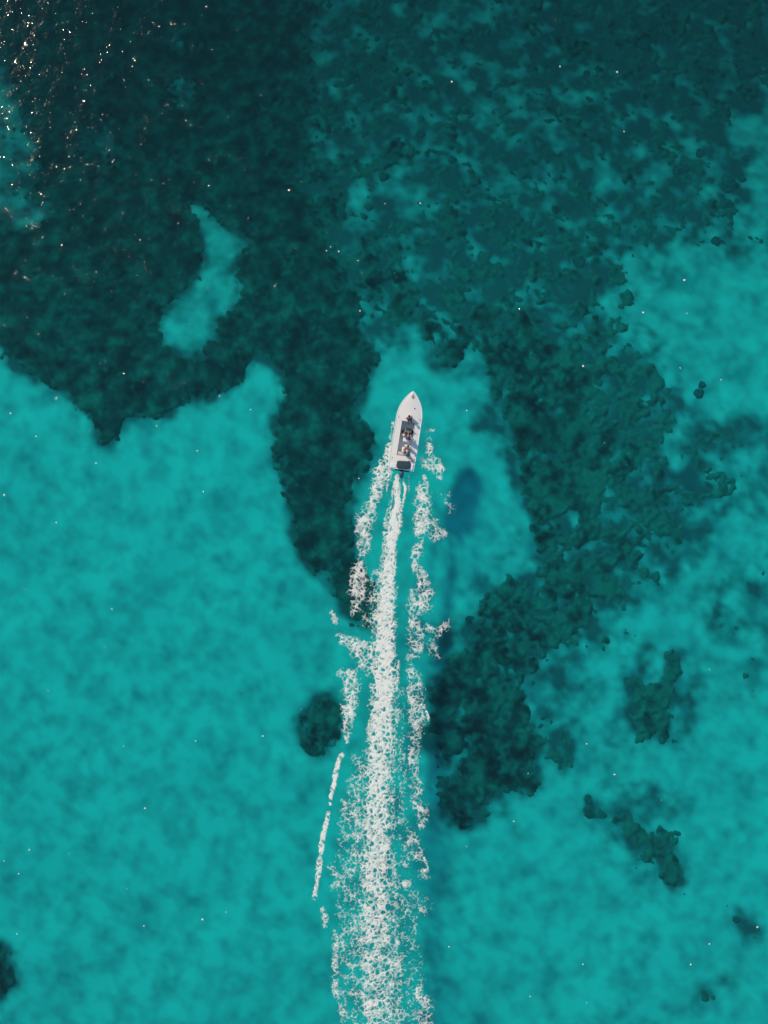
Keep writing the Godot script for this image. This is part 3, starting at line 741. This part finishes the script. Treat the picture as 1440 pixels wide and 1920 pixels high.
func make_boat(m: Dictionary) -> Node3D:
	var b := Node3D.new()
	b.name = "motorboat"
	add_child(b)
	b.position = Vector3(2.01, -0.02, -7.07)
	b.rotation = Vector3(deg_to_rad(1.6), deg_to_rad(-9.0), 0)
	tag(b, "cream open motorboat speeding with a white wake trailing behind", "boat")
	# outer shell: keel, chine, gunwale, both sides in one row
	var st := start()
	var rows := []
	for i in 29:
		var s := 6.8 * pow(i / 28.0, 1.25)
		var hb := maxf(half_beam(s), 0.012)
		var y := sheer(s)
		var chine := hb * lerpf(0.62, 0.90, smooth01(0.0, 2.6, s))
		var keel := -0.30 + 0.95 * pow(maxf(0.0, 1.0 - s / 1.9), 2.2)
		var cy := lerpf(0.42, 0.02, smooth01(0.0, 3.0, s))
		var z := s - 3.4
		rows.append([Vector3(-hb, y - 0.015, z), Vector3(-hb * 0.99, y - 0.10, z), Vector3(-lerpf(hb, chine, 0.6), lerpf(y, cy, 0.6), z), Vector3(-chine, cy, z), Vector3(-chine * 0.5, lerpf(cy, keel, 0.6), z), Vector3(0, keel, z),
			Vector3(chine * 0.5, lerpf(cy, keel, 0.6), z), Vector3(chine, cy, z), Vector3(lerpf(hb, chine, 0.6), lerpf(y, cy, 0.6), z), Vector3(hb * 0.99, y - 0.10, z), Vector3(hb, y - 0.015, z)])
	loft(st, rows)
	st.set_smooth_group(-1)
	var last: Array = rows[-1]
	for k in range(1, last.size() - 1):
		for p in [last[0], last[k], last[k + 1]]: st.add_vertex(p)
	put("hull", done(st), m.gelcoat, b)
	# rub rail round the gunwale
	st = start()
	var pts := []
	for i in range(40, -1, -1): pts.append(Vector3(-half_beam(6.8 * pow(i / 40.0, 1.4)) - 0.005, sheer(6.8 * pow(i / 40.0, 1.4)) - 0.01, 6.8 * pow(i / 40.0, 1.4) - 3.4))
	for i in range(1, 41): pts.append(Vector3(half_beam(6.8 * pow(i / 40.0, 1.4)) + 0.005, sheer(6.8 * pow(i / 40.0, 1.4)) - 0.01, 6.8 * pow(i / 40.0, 1.4) - 3.4))
	var rad := []
	for p in pts: rad.append(0.036)
	tube(st, pts, rad, 8)
	put("rub_rail", done(st), m.rail, b)
	# decks
	var port := func(s: float) -> float: return -half_beam(s) + 0.004
	var star := func(s: float) -> float: return half_beam(s) - 0.004
	st = start()
	deck_strip(st, 0.03, 2.6, port, star, 0.055, 24, 12)
	put("foredeck", done(st), m.deck, b)
	var in_port := func(_s: float) -> float: return -0.585
	var in_star := func(_s: float) -> float: return 0.575
	st = start()
	deck_strip(st, 2.6, 5.6, port, in_port, 0.02)
	put("side_deck", done(st), m.deck, b)
	st = start()
	deck_strip(st, 2.6, 5.6, in_star, star, 0.02)
	put("side_deck", done(st), m.deck, b)
	st = start()
	deck_strip(st, 5.6, 6.8, port, star, 0.03)
	put("stern_deck", done(st), m.deck, b)
	# cockpit: floor and the walls round it
	st = start()
	box(st, Vector3(0, 0.19, 0.70), Vector3(1.19, 0.05, 3.02), 0.005)
	put("cockpit_floor", done(st), m.floor, b)
	st = start()
	for wall in [[Vector3(-0.585, 0, -0.8), Vector3(-0.585, 0, 2.2)], [Vector3(0.575, 0, 2.2), Vector3(0.575, 0, -0.8)], [Vector3(0.575, 0, -0.8), Vector3(-0.585, 0, -0.8)], [Vector3(-0.585, 0, 2.2), Vector3(0.575, 0, 2.2)]]:
		var a: Vector3 = wall[0]
		var c: Vector3 = wall[1]
		quad(st, Vector3(a.x, 0.18, a.z), Vector3(a.x, sheer(a.z + 3.4) + 0.015, a.z), Vector3(c.x, sheer(c.z + 3.4) + 0.015, c.z), Vector3(c.x, 0.18, c.z))
	put("cockpit_wall", done(st), m.deck, b)
	st = start()
	tube(st, [Vector3(-0.585, sheer(2.6) + 0.02, -0.8), Vector3(-0.585, sheer(4.0) + 0.02, 0.6), Vector3(-0.585, sheer(5.6) + 0.02, 2.2), Vector3(0.575, sheer(5.6) + 0.02, 2.2), Vector3(0.575, sheer(4.0) + 0.02, 0.6), Vector3(0.575, sheer(2.6) + 0.02, -0.8), Vector3(-0.585, sheer(2.6) + 0.02, -0.8)], [0.022, 0.022, 0.022, 0.022, 0.022, 0.022, 0.022], 8)
	put("coaming", done(st), m.gelcoat, b)
	# console with its windscreen and wheel
	st = start()
	box(st, Vector3(0.10, 0.60, -0.02), Vector3(0.62, 0.80, 0.40), 0.05)
	var console := put("console", done(st), m.dark, b)
	st = start()
	box(st, Vector3(0.10, 1.10, -0.20), Vector3(0.56, 0.24, 0.02), 0.006)
	put("windscreen", done(st), m.smoke, console)
	st = start()
	var wheel := []
	var wr := []
	for i in 17:
		wheel.append(Vector3(0.0 + 0.17 * cos(TAU * i / 16.0), 0.94 + 0.13 * sin(TAU * i / 16.0), 0.30 - 0.05 * sin(TAU * i / 16.0)))
		wr.append(0.014)
	tube(st, wheel, wr, 6, false)
	tube(st, [Vector3(0, 0.90, 0.14), Vector3(0, 0.94, 0.30)], [0.02, 0.03], 6)
	for i in 3: tube(st, [Vector3(0, 0.94, 0.30), Vector3(0.17 * cos(TAU * i / 3.0 + 0.5), 0.94 + 0.13 * sin(TAU * i / 3.0 + 0.5), 0.30 - 0.05 * sin(TAU * i / 3.0 + 0.5))], [0.012, 0.010], 6)
	put("steering_wheel", done(st), m.black, console)
	for side in [-0.34, 0.44]:
		st = start()
		box(st, Vector3(side, 0.42, 0.10 if side < 0 else -0.06), Vector3(0.20, 0.40, 0.30), 0.05)
		put("locker", done(st), m.black, b)
	# seats
	st = start()
	box(st, Vector3(0.16, 0.42, 0.78), Vector3(0.78, 0.42, 0.36), 0.05)
	put("helm_seat", done(st), m.white, b)
	st = start()
	box(st, Vector3(0.16, 0.40, 1.62), Vector3(0.72, 0.38, 0.40), 0.05)
	put("bench", done(st), m.white, b)
	st = start()
	box(st, Vector3(-0.10, 0.44, 2.02), Vector3(0.86, 0.46, 0.30), 0.04)
	put("bench", done(st), m.tan, b)
	# stern cushion
	st = start()
	var outline := []
	for i in 24:
		var a := TAU * i / 24.0
		outline.append(Vector2(signf(cos(a)) * pow(absf(cos(a)), 0.35), signf(sin(a)) * pow(absf(sin(a)), 0.35)))
	var rings := []
	for lv in [[0.0, 0.97], [0.06, 1.0], [0.16, 1.0], [0.20, 0.965], [0.215, 0.90], [0.225, 0.55], [0.23, 0.02]]:
		var row := []
		for p in outline: row.append(Vector3(0.15, 0.0, 2.96) + Basis(Vector3.UP, deg_to_rad(5.5)) * Vector3(0.59 * p.x * lv[1], 0.66 + lv[0], 0.34 * p.y * lv[1]))
		rings.append(row)
	loft(st, rings, true)
	put("stern_cushion", done(st), m.slate, b)
	# moulded step beside the cushion, starboard quarter
	st = start()
	box(st, Vector3(0.72, 0.70, 2.42), Vector3(0.56, 0.10, 0.36), 0.04)
	put("stern_hatch", done(st), m.tan, b)
	st = start()
	box(st, Vector3(0.90, 0.715, 3.05), Vector3(0.22, 0.10, 0.58), 0.04)
	put("stern_step", done(st), m.white, b)
	st = start()
	box(st, Vector3(-0.72, 0.70, 3.15), Vector3(0.5, 0.05, 0.36), 0.02)
	put("stern_step", done(st), m.white, b)
	# outboard motor
	st = start()
	var cowl := []
	for lv in [[0.42, 0.75], [0.48, 1.0], [0.78, 1.0], [0.90, 0.88], [0.96, 0.60], [0.98, 0.02]]:
		var row := []
		for i in 20:
			var a := TAU * i / 20.0
			var cz := signf(sin(a)) * pow(absf(sin(a)), 0.7)
			row.append(Vector3(0.12 + 0.19 * lv[1] * signf(cos(a)) * pow(absf(cos(a)), 0.6) * (1.0 - 0.14 * cz), lv[0], 3.84 + 0.32 * lv[1] * cz))
		cowl.append(row)
	loft(st, cowl, true)
	var motor := put("outboard_motor", done(st), m.navy, b)
	st = start()
	box(st, Vector3(0.12, 0.12, 3.86), Vector3(0.16, 0.62, 0.24), 0.03)
	box(st, Vector3(0.12, -0.34, 3.88), Vector3(0.05, 0.40, 0.20), 0.02)
	put("drive_leg", done(st), m.black, motor)
	st = start()
	box(st, Vector3(0.12, 0.46, 3.50), Vector3(0.34, 0.34, 0.20), 0.03)
	put("clamp_bracket", done(st), m.black, motor)
	st = start()
	box(st, Vector3(0.12, 0.30, 3.47), Vector3(1.3, 0.16, 0.10), 0.03)
	put("transom_rail", done(st), m.black, b)
	# deck fittings
	for f in [[0.02, 0.28], [-0.92, 2.3], [0.92, 2.3], [-0.95, 5.9], [0.95, 5.9]]:
		st = start()
		var y := sheer(f[1]) + (0.06 if f[1] < 1.0 else 0.025)
		tube(st, [Vector3(f[0], y + 0.03, f[1] - 3.50), Vector3(f[0], y + 0.035, f[1] - 3.30)], [0.014, 0.014], 6)
		tube(st, [Vector3(f[0], y - 0.02, f[1] - 3.43), Vector3(f[0], y + 0.035, f[1] - 3.43)], [0.014, 0.012], 6)
		tube(st, [Vector3(f[0], y - 0.02, f[1] - 3.37), Vector3(f[0], y + 0.035, f[1] - 3.37)], [0.014, 0.012], 6)
		put("cleat", done(st), m.steel, b)
	st = start()
	var coil := []
	var cr := []
	for i in 40:
		var a := i * 0.62
		var r := 0.045 + 0.0022 * i
		coil.append(Vector3(0.03 + r * cos(a), sheer(0.5) + 0.075 + 0.0006 * i, -2.94 + r * sin(a)))
		cr.append(0.014)
	tube(st, coil, cr, 6)
	put("mooring_rope", done(st), m.rope, b)
	st = start()
	var cap := []
	for lv in [[0.0, 0.06], [0.03, 0.055], [0.04, 0.02], [0.041, 0.001]]:
		var row := []
		for i in 12: row.append(Vector3(0.35 + lv[1] * cos(TAU * i / 12.0), sheer(1.42) + 0.035 + lv[0], -1.98 + lv[1] * sin(TAU * i / 12.0)))
		cap.append(row)
	loft(st, cap, true)
	put("filler_cap", done(st), m.black, b)
	return b

# ---------------------------------------------------------------- coral heads
func lump(sd: int) -> ArrayMesh:
	var n := noise(FastNoiseLite.TYPE_SIMPLEX_SMOOTH, 0.9, 3, sd)
	var fine := noise(FastNoiseLite.TYPE_SIMPLEX_SMOOTH, 0.25, 2, sd + 5)
	var v := PackedVector3Array()
	var c := PackedColorArray()
	var idx := PackedInt32Array()
	var rings := 9
	var sides := 32
	for j in rings + 1:
		for i in sides:
			var a := TAU * i / sides
			var e := PI / 2 * j / rings
			var d := Vector3(cos(a) * cos(e), sin(e), sin(a) * cos(e))
			var r := 0.9 + 0.45 * n.get_noise_3dv(d * 0.7) + 0.10 * fine.get_noise_3dv(d)
			v.append(Vector3(d.x * r, d.y * r * 0.62 - 0.08, d.z * r))
			var t := clampf(0.5 + fine.get_noise_3dv(d * 0.7), 0.0, 1.0)
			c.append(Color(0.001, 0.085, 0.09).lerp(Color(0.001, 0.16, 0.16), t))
	for j in rings:
		for i in sides:
			var a := j * sides + i
			var b := j * sides + (i + 1) % sides
			idx.append_array([a, b, b + sides, a, b + sides, a + sides])
	var nn := PackedVector3Array()
	nn.resize(v.size())
	for k in range(0, idx.size(), 3):
		var q := (v[idx[k + 2]] - v[idx[k]]).cross(v[idx[k + 1]] - v[idx[k]])
		for e in 3: nn[idx[k + e]] += q
	for k in nn.size():
		nn[k] = nn[k].normalized()
		if nn[k].y < 0.0: nn[k] = -nn[k]
	return arrays(v, nn, c, idx)

const ORDER := ["first", "second", "third", "fourth", "fifth", "sixth", "seventh", "eighth", "ninth", "tenth", "eleventh", "twelfth", "thirteenth", "fourteenth", "fifteenth", "sixteenth", "seventeenth", "eighteenth", "nineteenth", "twentieth", "21st", "22nd", "23rd", "24th", "25th", "26th", "27th", "28th", "29th", "30th"]

# ---------------------------------------------------------------- the scene
func _ready() -> void:
	rng.seed = 7
	# camera: straight down from 60 m
	var cam := Camera3D.new()
	cam.name = "camera"
	add_child(cam)
	cam.position = Vector3(0, 60, 0)
	cam.rotation_degrees = Vector3(-90, 0, 0)
	cam.fov = 73.74
	cam.near = 0.5
	cam.far = 2000.0
	cam.current = true
	# sky and exposure
	var env := Environment.new()
	var sky := Sky.new()
	var air := ProceduralSkyMaterial.new()
	air.sky_top_color = lin(0.17, 0.34, 0.55)
	air.sky_horizon_color = lin(0.70, 0.80, 0.88)
	air.sky_curve = 0.12
	air.ground_bottom_color = lin(0.02, 0.10, 0.12)
	air.ground_horizon_color = lin(0.20, 0.30, 0.36)
	sky.sky_material = air
	env.background_mode = Environment.BG_SKY
	env.sky = sky
	env.tonemap_mode = Environment.TONE_MAPPER_LINEAR
	env.tonemap_exposure = 1.0
	env.sdfgi_enabled = true
	env.ssao_enabled = true
	env.ssil_enabled = true
	env.volumetric_fog_enabled = true   # only for the water body below
	env.volumetric_fog_density = 0.0
	var we := WorldEnvironment.new()
	we.name = "environment"
	we.environment = env
	add_child(we)
	# sun: from the north-west, 54 degrees from overhead
	var sun := DirectionalLight3D.new()
	sun.name = "sun"
	add_child(sun)
	var from_sun := Vector3(0.70 * sin(deg_to_rad(54.0)), -cos(deg_to_rad(54.0)), 0.714 * sin(deg_to_rad(54.0)))
	sun.basis = Basis.looking_at(from_sun)
	sun.light_energy = 1.36
	sun.light_color = Color(1.0, 0.93, 0.84)
	sun.light_angular_distance = 4.0   # spread a little by the haze and the waves: the shadow on the bed is soft
	sun.shadow_enabled = true

	swell_n = noise(FastNoiseLite.TYPE_SIMPLEX_SMOOTH, 14.0, 2, 3)
	warp_n = noise(FastNoiseLite.TYPE_SIMPLEX_SMOOTH, 2.6, 2, 11)
	warp2_n = noise(FastNoiseLite.TYPE_SIMPLEX_SMOOTH, 0.8, 3, 12)
	clump_n = noise(FastNoiseLite.TYPE_SIMPLEX_SMOOTH, 3.4, 3, 13)
	fine_n = noise(FastNoiseLite.TYPE_SIMPLEX_SMOOTH, 1.1, 3, 14)
	patch_n = noise(FastNoiseLite.TYPE_SIMPLEX_SMOOTH, 4.6, 3, 15)
	film_n = noise(FastNoiseLite.TYPE_SIMPLEX_SMOOTH, 4.2, 4, 16)
	blotch_n = noise(FastNoiseLite.TYPE_SIMPLEX_SMOOTH, 2.4, 2, 18)
	grain_n = noise(FastNoiseLite.TYPE_SIMPLEX_SMOOTH, 0.42, 2, 17)
	web_n = noise(FastNoiseLite.TYPE_CELLULAR, 0.40, 1, 21)
	web2_n = noise(FastNoiseLite.TYPE_CELLULAR, 0.7, 1, 22)
	web3_n = noise(FastNoiseLite.TYPE_CELLULAR, 1.5, 1, 25)
	gust_n = noise(FastNoiseLite.TYPE_SIMPLEX_SMOOTH, 1.9, 2, 26)
	for w in [web_n, web2_n, web3_n]: w.cellular_return_type = FastNoiseLite.RETURN_DISTANCE2_SUB
	froth_n = noise(FastNoiseLite.TYPE_SIMPLEX_SMOOTH, 0.8, 3, 23)
	bubble_n = noise(FastNoiseLite.TYPE_SIMPLEX_SMOOTH, 0.2, 2, 24)

	# growth on the bed
	cover.resize(GX * GZ)
	owner_of.resize(GX * GZ)
	film.resize(GX * GZ)
	dense.resize(GX * GZ)
	for g in GROWTH:
		fill(cover, g[2], g[1], beds.find(g[0]))
		fill(film if g[1] < 0.6 else dense, g[2], g[1], 0)
	for g in GAPS:
		fill(cover, g[1], g[0], 0)
		fill(film, g[1], g[0], 0)
		fill(dense, g[1], g[0], 0)
	blur(cover, 2)
	blur(cover, 1)
	blur(dense, 3)
	blur(dense, 2)
	for k in 3: blur(film, 5)

	# water surface: a clear sheet with small waves
	var ripple := ripples()
	var water := StandardMaterial3D.new()
	water.resource_name = "clear sea water"
	water.transparency = BaseMaterial3D.TRANSPARENCY_ALPHA
	water.albedo_color = Color(lin(0.001, 0.10, 0.11), 0.02)
	water.roughness = 0.08
	water.metallic_specular = 0.34
	water.normal_enabled = true
	water.normal_texture = ripple
	water.normal_scale = 1.0
	water.uv1_triplanar = true
	water.uv1_world_triplanar = true
	water.uv1_scale = Vector3.ONE / 23.0
	var no_color := func(_x: float, _z: float) -> Color: return Color.WHITE
	tag(put("water", grid_mesh(axis(44.0, 0.4, 900.0), axis(56.0, 0.4, 900.0), wave, no_color), water), "", "", "", "structure")
	# the water body: a faint blue-green murk that thickens with depth
	var murk := FogMaterial.new()
	murk.density = 0.042
	murk.albedo = lin(0.0, 0.05, 0.06)
	var deep := FogVolume.new()
	deep.name = "water_body"
	deep.shape = RenderingServer.FOG_VOLUME_SHAPE_BOX
	deep.size = Vector3(1600, 24, 1600)
	deep.position = Vector3(0, -12.5, 0)
	deep.material = murk
	add_child(deep)
	tag(deep, "", "", "", "structure")

	# seabed
	var sand := mat(Color.WHITE, 0.95)
	sand.vertex_color_use_as_albedo = true
	sand.metallic_specular = 0.2
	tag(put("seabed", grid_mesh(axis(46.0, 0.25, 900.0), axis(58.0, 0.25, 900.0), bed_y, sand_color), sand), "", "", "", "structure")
	var weed := mat(Color.WHITE, 0.95)
	weed.vertex_color_use_as_albedo = true
	weed.metallic_specular = 0.15
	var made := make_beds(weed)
	var what := {
		"deep": "thin scattered dark growth in the deep water along the top", "left": "broad dark seagrass meadow with a tongue reaching down beside the boat", "right": "mottled green seagrass meadow east of the boat and wake",
		"horseshoe": "dark horseshoe shaped seagrass patch standing alone on pale sand", "chain": "broken chain of dark seagrass tufts below the horseshoe patch", "corner": "faint small tuft of growth near the lower right edge",
		"pair": "two faint tufts of growth side by side in the lower right corner", "lone": "round dark seagrass patch touching the wake on its port side", "edge": "small very dark patch cut by the lower left edge"}
	for k in made: tag(made[k], what[k], "seagrass", "seagrass on the sand", "" if k in ["lone", "edge", "horseshoe"] else "stuff")

	# coral heads on the bed
	var lumps := [lump(1), lump(2), lump(3), lump(4)]
	var rows := {}
	for k in HEADS.size():
		var h: Array = HEADS[k]
		var o := put("coral_head", lumps[k % 4], weed)
		var r: float = h[2]
		o.position = Vector3(h[0], bed_y(h[0], h[1]) + 0.02, h[1])
		o.rotation.y = rng.randf() * TAU
		o.scale = Vector3(r * rng.randf_range(0.85, 1.15), minf(r, 0.8) * 0.38, r * rng.randf_range(0.85, 1.2))
		var place := "in the dim upper right corner" if h[0] > 13.0 and h[1] < -24.0 else ("on pale sand near the right edge" if h[0] > 13.0 else ("on dim sand far ahead of the bow" if h[1] < -24.0 else "beside the mottled meadow"))
		if not rows.has(place): rows[place] = []
		rows[place].append([o, h[0], "large" if r > 0.9 else "small"])
	for place in rows:
		rows[place].sort_custom(func(a: Array, b: Array) -> bool: return a[1] < b[1])
		for k in rows[place].size():
			var e: Array = rows[place][k]
			tag(e[0], "%s dark coral head %s, %s from the left" % [e[2], place, ORDER[k]], "coral", "coral heads " + place)

	# foam
	var froth := mat(Color.WHITE, 0.95)
	froth.vertex_color_use_as_albedo = true
	froth.backlight_enabled = true
	froth.backlight = Color(0.6, 0.6, 0.6)
	froth.transparency = BaseMaterial3D.TRANSPARENCY_ALPHA
	froth.metallic_specular = 0.3
	tag(foam("wake_foam", FOAM_CENTRE, froth), "broad white propeller wake running straight back from the stern", "foam", "foam of the wake", "stuff")
	tag(foam("wake_foam", FOAM_PORT, froth), "broken lacy spray line on the port side of the wake", "foam", "foam of the wake", "stuff")
	tag(foam("wake_foam", FOAM_STARBOARD, froth), "broken lacy spray line on the starboard side of the wake", "foam", "foam of the wake", "stuff")
	var st := start()
	for p in FLECKS:
		var r: float = p[2] * rng.randf_range(0.7, 1.2)
		var at := Vector3(p[0], 0.02 + wave(p[0], p[1]), p[1])
		var ring := []
		for k in 9: ring.append(at + Vector3(cos(TAU * k / 9.0), 0.0, sin(TAU * k / 9.0)) * r * rng.randf_range(0.55, 1.2))
		for k in 9:
			for q in [at + Vector3(0, 0.02, 0), ring[k], ring[(k + 1) % 9]]:
				st.set_color(FOAM_THICK)
				st.add_vertex(q)
	tag(put("foam_flecks", done(st), froth), "small loose flecks of foam scattered over the open water", "foam", "", "stuff")

	# boat and people
	var m := {"gelcoat": mat(lin(0.66, 0.66, 0.64), 0.35), "rail": mat(lin(0.62, 0.70, 0.70), 0.45), "deck": mat(lin(0.68, 0.635, 0.59), 0.7), "floor": mat(lin(0.72, 0.71, 0.68), 0.8), "dark": mat(lin(0.09, 0.11, 0.11), 0.5), "black": mat(lin(0.012, 0.013, 0.015), 0.5),
		"white": mat(lin(0.70, 0.69, 0.67), 0.6), "tan": mat(lin(0.52, 0.47, 0.38), 0.7), "slate": mat(lin(0.016, 0.040, 0.055), 0.75), "navy": mat(lin(0.012, 0.05, 0.11), 0.3), "steel": mat(lin(0.5, 0.5, 0.5), 0.3, 1.0), "rope": mat(lin(0.45, 0.24, 0.18), 0.9)}
	var smoke := StandardMaterial3D.new()
	smoke.transparency = BaseMaterial3D.TRANSPARENCY_ALPHA
	smoke.albedo_color = Color(0.04, 0.05, 0.05, 0.5)
	smoke.roughness = 0.1
	m["smoke"] = smoke
	var boat := make_boat(m)
	make_figures()
	var eye := mat(lin(0.02, 0.015, 0.01), 0.3)
	var fair := mat(lin(0.42, 0.24, 0.17), 0.6)
	var tanned := mat(lin(0.26, 0.13, 0.08), 0.6)
	var hair_black := mat(lin(0.010, 0.009, 0.008), 0.6)
	var hair_brown := mat(lin(0.06, 0.03, 0.018), 0.6)
	person("sit", "person with black hair in red shorts sitting on the foredeck edge", Vector3(-0.02, 0.36, -1.18), deg_to_rad(200), tanned, mat(lin(0.55, 0.50, 0.48), 0.9), mat(lin(0.35, 0.03, 0.03), 0.9), hair_black, eye, boat)
	person("stand", "person in a pale pink shirt standing at the console", Vector3(-0.07, 0.215, 0.52), deg_to_rad(-6), fair, mat(lin(0.66, 0.50, 0.50), 0.9), mat(lin(0.55, 0.52, 0.48), 0.9), hair_brown, eye, boat)
	person("sit", "person in a lilac shirt sitting behind the console", Vector3(0.30, 0.215, 0.74), deg_to_rad(8), fair, mat(lin(0.52, 0.40, 0.55), 0.9), mat(lin(0.12, 0.14, 0.20), 0.9), hair_brown, eye, boat)
	person("sit", "person in a white shirt amidships on the cockpit bench", Vector3(0.28, 0.20, 1.36), deg_to_rad(170), fair, mat(lin(0.74, 0.73, 0.72), 0.9), mat(lin(0.6, 0.58, 0.55), 0.9), hair_brown, eye, boat)
	person("sit", "person in a pink top on the aft bench near the dark cushion", Vector3(0.08, 0.20, 1.90), deg_to_rad(-14), fair, mat(lin(0.66, 0.44, 0.42), 0.9), mat(lin(0.60, 0.56, 0.52), 0.9), hair_brown, eye, boat)
